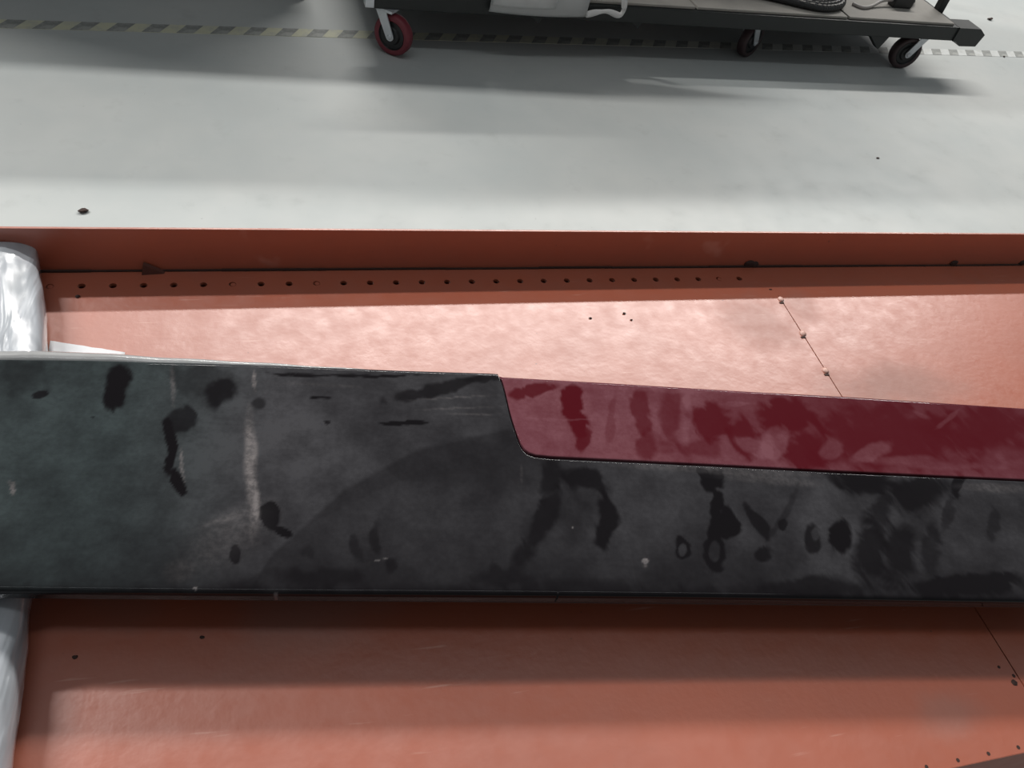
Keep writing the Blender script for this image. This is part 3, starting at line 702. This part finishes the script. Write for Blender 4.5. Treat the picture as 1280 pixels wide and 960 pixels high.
obj('shell', bm, M['white_plastic'], bc, True)
bm = bmesh.new(); shell_prism(bm, [(-0.034, -0.045), (-0.042, -0.035), (-0.044, 0.02), (-0.01, 0.09)], 0.006, -0.165, 0.05, 6, 0.004)
obj('ribbed_lip', bm, plain('pale_plastic', (0.52, 0.53, 0.53), 0.4), bc, True)
bm = bmesh.new(); tube(bm, spline([(0.168, -0.024, -0.062), (0.21, -0.016, -0.054), (0.25, -0.016, -0.050), (0.29, -0.020, -0.058), (0.302, -0.020, -0.040), (0.296, -0.016, 0.0), (0.29, -0.010, 0.05)], 6), [0.009 + 0.002*math.sin(i*0.5) for i in range(37)], 8)
obj('torn_flange', bm, plain('torn_plastic', (0.62, 0.62, 0.61), 0.6), bc, True)
# dark bumper cover at the left end
dc = on_cart('bumper_cover', -0.97, FR + 0.02, 'black plastic bumper cover standing at the left end of the cart deck', 'bumper part')
bm = bmesh.new(); shell_prism(bm, [(0.0, 0.0), (-0.012, 0.03), (-0.015, 0.16), (0.03, 0.34), (0.11, 0.50)], 0.006, -0.185, 0.165, 8, 0.0); obj('shell', bm, M['black_plastic'], dc, True)
bm = bmesh.new(); box(bm, -0.15, 0.12, 0.02, 0.10, 0.0, 0.02, 0.003); obj('foot_flange', bm, M['black_plastic'], dc)
# tall dark crate added behind to cast a soft shadow on the floor
cr = on_cart('parts_crate', 0.17, 0.20, 'tall black plastic crate standing on the middle of the cart deck', 'crate')
bm = bmesh.new(); box(bm, -0.88, 0.60, -0.12, 0.30, 0.0, 1.22, 0.012); obj('body', bm, M['black_plastic'], cr)
bm = bmesh.new(); box(bm, -0.90, 0.62, -0.14, 0.32, 1.221, 1.25, 0.006); obj('rim', bm, M['black_plastic'], cr)
# corrugated loom
hb = on_cart('hose_bundle', 0.47, FR + 0.055, 'bundle of black corrugated hoses with pale dashes lying on the cart deck', 'hoses')
for j in range(4):
    y0 = 0.022*j
    pts = spline([(-0.34, y0 + 0.11, 0.016 + .003*j), (-0.16, y0 + 0.055, 0.016), (0.0, y0 - 0.008, 0.014), (0.08, y0 - 0.010, 0.014), (0.155, y0 + 0.03, 0.016), (0.20, y0 + 0.13, 0.03), (0.18, y0 + 0.28, 0.05)], 16)
    bm = bmesh.new(); tube(bm, pts, [0.0115 + 0.0014*(i % 2) for i in range(len(pts))], 10); h_ = obj('hose', bm, M['black_plastic'], hb)
    bm = bmesh.new()
    for i in range(6, len(pts) - 3, 4): tube(bm, [Vector(pts[i]) + Vector((0, -0.004, 0.0122)), Vector(pts[i+2]) + Vector((0, -0.004, 0.0122))], 0.0024, 6)
    tag(obj('pale_dashes', bm, M['grey_wire'], h_), None, None, None, 'stuff')
# wire with connector
wi = on_cart('wire_harness', 0.945, -0.25, 'pale wire ending in a black connector on the right end of the cart deck', 'wire')
bm = bmesh.new(); box(bm, -0.045, 0.045, -0.022, 0.022, 0.0, 0.042, 0.006); obj('connector', bm, M['black_plastic'], wi)
bm = bmesh.new(); tube(bm, spline([(-0.045, 0.0, 0.022), (-0.10, -0.010, 0.020), (-0.16, -0.035, 0.008), (-0.20, -0.050, 0.006), (-0.225, -0.045, 0.006), (-0.24, -0.02, 0.006)], 8), 0.0065, 8); obj('wire', bm, M['grey_wire'], wi, True)
bm = bmesh.new(); tube(bm, spline([(0.045, 0.0, 0.022), (0.09, 0.03, 0.012), (0.14, 0.12, 0.012), (0.15, 0.25, 0.012)], 8), 0.005, 8); obj('dark_lead', bm, M['rubber'], wi, True)

# big box added out of view to shade the floor, its dark foot just in view left of the cart
pb = empty('pallet_box', (-0.75, 3.3, 0)); tag(pb, 'dark pallet box on the floor beyond the striped tape, left of the cart', 'pallet box')
for x in (-0.85, -0.06, 0.73):
    bm = bmesh.new(); box(bm, x, x + 0.14, -0.40, 0.40, 0.0, 0.12, 0.004); obj('skid', bm, M['black_plastic'], pb)
bm = bmesh.new(); box(bm, -0.88, 0.90, -0.40, 0.40, 0.121, 0.16, 0.004); obj('base', bm, M['black_plastic'], pb)
for (x0, x1, y0, y1) in ((-0.88, 0.90, -0.40, -0.37), (-0.88, 0.90, 0.37, 0.40), (-0.88, -0.85, -0.369, 0.369), (0.87, 0.90, -0.369, 0.369)):
    bm = bmesh.new(); box(bm, x0, x1, y0, y1, 0.161, 1.24, 0.003); obj('side_panel', bm, M['black_plastic'], pb)
